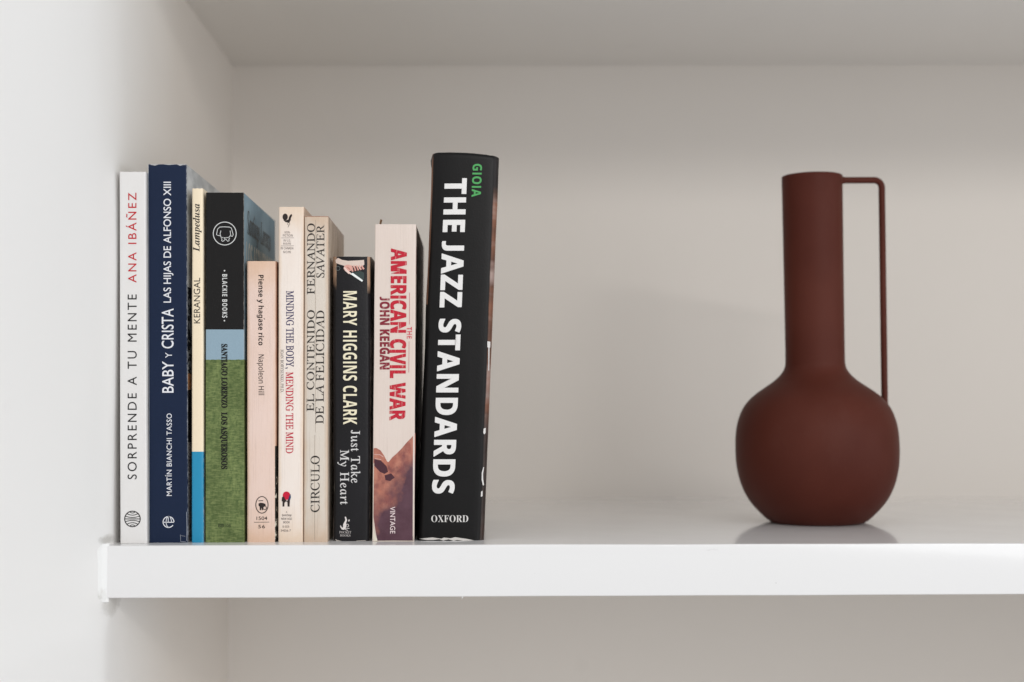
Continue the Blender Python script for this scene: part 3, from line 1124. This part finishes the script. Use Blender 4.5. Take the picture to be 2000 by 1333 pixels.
# --- 10 large black hardback
def side_jazz(t, c):
    e = t.math('ADD', t.x, t.math('MULTIPLY', t.math('SUBTRACT', t.noise(14, 3, stretch=(0, 0, 1)), .5), 0.0022))
    k = t.ramp(e, 0.0184, 0.0190)
    n = t.noise(26, 4, stretch=(0.3, 0.3, 1), off=(0, 0, 4))
    im = t.mix(t.ramp(n, 0.35, 0.6), lin('2a2422'), lin('8a5b45'))
    im = t.mix(t.ramp(t.noise(45, 3, stretch=(.3, .3, 1), off=(3, 0, 0)), 0.5, 0.62), im, lin('a08a82'))
    im = t.mix(t.ramp(t.z, 0.214, 0.226), im, lin('262323'))
    lowz = t.ramp(t.z, 0.10, 0.06)
    im = t.mix(t.math('MULTIPLY', lowz, 0.9), im, lin('2b2624'))
    c = t.mix(k, c, im)
    k2 = t.math('LESS_THAN', e, -0.0204)
    return t.mix(t.math('MULTIPLY', k2, t.math('GREATER_THAN', t.z, 0.15)), c, lin('7d5a48'))


def top10(x, y):
    s = (x - 0.0096) / 0.0205
    return -0.0011 * s - 0.0009 * s * s + 0.0002 * noise.noise((x * 300, 1, 1))


G = geo(813.5, 945.5, 843.5, 975.5, 298, 1056.5)
m = cover_mat("black dust jacket", '121111', spec=0.18, rough=0.36, mottle='1a1819', mot=0.6, edge='8a827c', H=0.2445, hw=0.05, edge_w=0.0002, edge_amt=0.0, side=side_jazz, bump=0.25)
B10 = Book("tallest and thickest book, black hardback with large white capitals, at the right end leaning slightly",
           *G, 0.165, m, r=0.0048, bulge=0.0012, thick=0.0005, seed=10, wob=0.0005, topfn=top10, cap=0.0022, hard=True)
LJ = -0.0407
lettering(B10, "THE JAZZ STANDARDS", 'nsb', 869.2, 911.5, 349, 964, 'down', ink('e9e7e5'), off=0.009, fat=0.00016, lean=LJ, name="title_lettering", track=1.10)
lettering(B10, "GIOIA", 'nsb', 923.6, 941.6, 320.5, 385, 'down', ink('4fa35c'), off=0.004, lean=LJ, name="author_lettering", track=1.08)
lettering(B10, "OXFORD", 'serifb', 842.3, 914.5, 1007, 1020, 'h', ink('dcd9d6'), off=-0.006, name="publisher_lettering")
for poly in ([(952, 667), (958, 667.5), (957.6, 679), (956.2, 679), (955.4, 724), (953.8, 724), (954, 679), (952, 678.6)], [(944.6, 838), (948.6, 836), (948.4, 846), (946, 849), (944, 846)],
             [(944, 913), (945.6, 913), (943.4, 926), (943.6, 936), (945.6, 948), (943.2, 949), (940.8, 938), (941, 924)], [(939.6, 961), (942.6, 959), (942.4, 970), (939.2, 971)]):
    mark(B10, "cover_lettering", ink('dedbd8'), fills=[poly], lift=0.0002)
mark(B10, "torn_edge", ink('d5d0cb'), fills=[[(818, 1053.2), (830, 1051.6), (845, 1050.2), (852, 1051.2), (862, 1052.6), (867, 1050.4), (880, 1051.8), (889, 1049.6), (898, 1051), (912, 1053), (926, 1056), (905, 1056.4), (893, 1055), (886, 1056.6), (876, 1053.8), (866, 1056.2), (858, 1053.6), (846, 1055.2), (834, 1055.4)]], lift=0.0002,
     label="torn white edge at the foot of the black jacket")
mark(B10, "torn_edge", ink('5b534e'), fills=[[(843.2, 303), (846.4, 300.2), (842.8, 318), (843.4, 330), (841.4, 322), (840.6, 312)]], lift=0.0004)
boards = NT("black binding cloth", 0.7, 0.3)
boards.color(lin('1c1b1b'))
d10 = B10.depth
vs = []
for z in (0.0002, B10.H - 0.0026):
    l, rr = B10.left(z) + 0.0012, B10.right(z) - 0.0012
    vs += [(l, 0.004, z), (l + .0022, 0.004, z), (l + .0022, d10 - .001, z), (l, d10 - .001, z), (rr - .0022, 0.004, z), (rr, 0.004, z), (rr, d10 - .001, z), (rr - .0022, d10 - .001, z)]
fs = []
for k in (0, 4):
    a = [k, k + 1, k + 2, k + 3]
    fs += [tuple(a), tuple(i + 8 for i in a)] + [(a[i], a[(i + 1) % 4], a[(i + 1) % 4] + 8, a[i] + 8) for i in range(4)]
link("boards", recalc(mesh("boards", vs, fs)), boards.m, B10.root)

# ------------------------------------------------------------------ vase
vb = on_shelf(1597, 1029)
VR = 0.0335
VY = vb.y + VR
SCV = (VY - CAM.y) / F                    # metres per pixel at the vase's axis


def vase():
    prof_px = [(1028, 89), (1026, 93), (1020, 101), (1010.7, 110), (995, 124), (976, 137), (948, 149.3), (916, 156.6), (895, 158.7), (875, 159.2), (855, 158.6), (840, 157),
               (826.5, 154.6), (812, 150), (802.4, 145.8), (796, 142.3), (788.7, 137.4), (782.4, 132), (777, 126.8), (772, 121), (764.6, 111.2), (755, 97), (748.8, 87.8), (743.6, 80.4), (735, 70.3),
               (731, 66.6), (724.7, 62.2), (718, 59), (711, 57.8), (700, 57.4), (650, 57.4), (560, 57.8), (450, 58.4), (380, 58.8), (346, 59)]
    y_base = 1028.0
    pr = []
    for y, r in prof_px:
        z = at(1596, y, VY).z
        if y > 940:                        # near the foot the outline is drawn by the nearer rings
            z = at(1596, 940, VY).z * (y_base - y) / (y_base - 940.0) + 0.0004
        pr.append((r * SCV * (0.99 if r > 80 else 1.0), z))
    # smooth the profile with a Catmull-Rom pass
    P = [Vector(p) for p in pr]
    sm_ = []
    for i in range(len(P) - 1):
        p0, p1, p2, p3 = P[max(i - 1, 0)], P[i], P[i + 1], P[min(i + 2, len(P) - 1)]
        for k in range(4):
            t = k / 4
            sm_.append(0.5 * ((2 * p1) + (p2 - p0) * t + (2 * p0 - 5 * p1 + 4 * p2 - p3) * t * t + (3 * p1 - p0 - 3 * p2 + p3) * t ** 3))
    sm_.append(P[-1])
    for _ in range(4):
        sm_ = [sm_[0]] + [(sm_[i - 1] + sm_[i] * 2 + sm_[i + 1]) / 4 for i in range(1, len(sm_) - 1)] + [sm_[-1]]
    H = sm_[-1].y
    rt = sm_[-1].x
    foot = [Vector((0.0, 0.0018)), Vector((0.028, 0.0018)), Vector((0.0295, 0.0)), Vector((0.0318, 0.0))]
    lip = [Vector((rt - 0.0004, H + 0.0005)), Vector((rt - 0.0012, H + 0.0006)), Vector((rt - 0.0018, H))]
    inside = [Vector((rt - 0.002, H - 0.002)), Vector((rt - 0.002, H - 0.10)), Vector((rt - 0.002, 0.116)), Vector((0.026, 0.1035)), Vector((0.040, 0.093)), Vector((0.0485, 0.0835)), Vector((0.0545, 0.068)), Vector((0.056, 0.055)), Vector((0.045, 0.02)), Vector((0.0, 0.006))]
    prof = foot + sm_ + lip + inside
    n = 96
    vs, fs = [], []
    for p in prof:
        for k in range(n):
            a = 2 * math.pi * k / n
            vs.append((max(p.x, 1e-5) * math.cos(a), max(p.x, 1e-5) * math.sin(a), p.y))
    for i in range(len(prof) - 1):
        for k in range(n):
            a, b = i * n + k, i * n + (k + 1) % n
            fs.append((a, b, b + n, a + n))
    return recalc(mesh("vase_body", vs, fs)), H


t = NT("matte oxblood glaze", 0.58, 0.13)
base = lin('55291f')
f = t.ramp(t.noise(9, 3), 0.35, 0.7)
c = t.mix(f, base, lin('471d14'))
dust = t.ramp(t.noise(26, 5, stretch=(1, 1, .5), rough=0.7, off=(4, 4, 1)), 0.55, 0.8)
c = t.mix(t.math('MULTIPLY', dust, 0.25), c, lin('5d3a32'))
sp = t.ramp(t.noise(700, 3), 0.62, 0.8)
c = t.mix(t.math('MULTIPLY', sp, 0.3), c, lin('63382e'))
t.color(c)
t.put(t.b.inputs['Roughness'], t.math('ADD', t.math('MULTIPLY', t.noise(40, 4), 0.12), 0.5))
t.bump(t.math('ADD', t.noise(1500, 3), t.math('MULTIPLY', t.noise(25, 2), 3.0)), 0.15, 0.0002)
M_VASE = t.m

vroot = bpy.data.objects.new("vase", None)
COL.objects.link(vroot)
vc = at(1596, 880, VY)
vroot.location = (vc.x, VY, 0)
vroot.rotation_euler = (0, math.radians(-0.45), 0)
tag(vroot, "matte reddish brown bottle vase with long neck and one thin angular handle", "vase")
vme, VH = vase()
vo = link("body", vme, M_VASE, vroot, smooth=True)


def tube(path, r, n=14):
    vs, fs = [], []
    for i, p in enumerate(path):
        a = path[max(i - 1, 0)]
        b = path[min(i + 1, len(path) - 1)]
        d = (b - a).normalized()
        u = Vector((0, 1, 0))
        w = d.cross(u).normalized()
        rr = r[i] if isinstance(r, list) else r
        for k in range(n):
            t = 2 * math.pi * k / n
            vs.append(p + u * (rr * math.cos(t)) + w * (rr * math.sin(t)))
    for i in range(len(path) - 1):
        for k in range(n):
            fs.append((i * n + k, i * n + (k + 1) % n, (i + 1) * n + (k + 1) % n, (i + 1) * n + k))
    return recalc(mesh("handle", vs, fs))


hz = VH - 7.0 * SCV
xh = 138.5 * SCV
xb = 136.0 * SCV
rb = 15 * SCV
path, rad = [], []
r0 = 6.4 * SCV
for q, k in ((50, 1.9), (58.5, 1.7), (60.5, 1.25), (63, 1.06), (68, 1.0), (90, 1.0), (112, 1.0)):
    path.append(Vector((q * SCV, 0, hz)))
    rad.append(r0 * k)
for i in range(9):
    a = i / 8 * math.pi / 2
    path.append(Vector((xh - rb + rb * math.sin(a), 0, hz - rb + rb * math.cos(a))))
    rad.append(r0)
zb_ = at(1596, 803, VY).z
for i in range(1, 13):
    q = i / 12
    path.append(Vector((xh + (xb - xh) * q, 0, hz - rb + (zb_ - hz + rb) * q)))
    rad.append(r0)
link("handle", tube(path, rad), M_VASE, vroot, smooth=True)
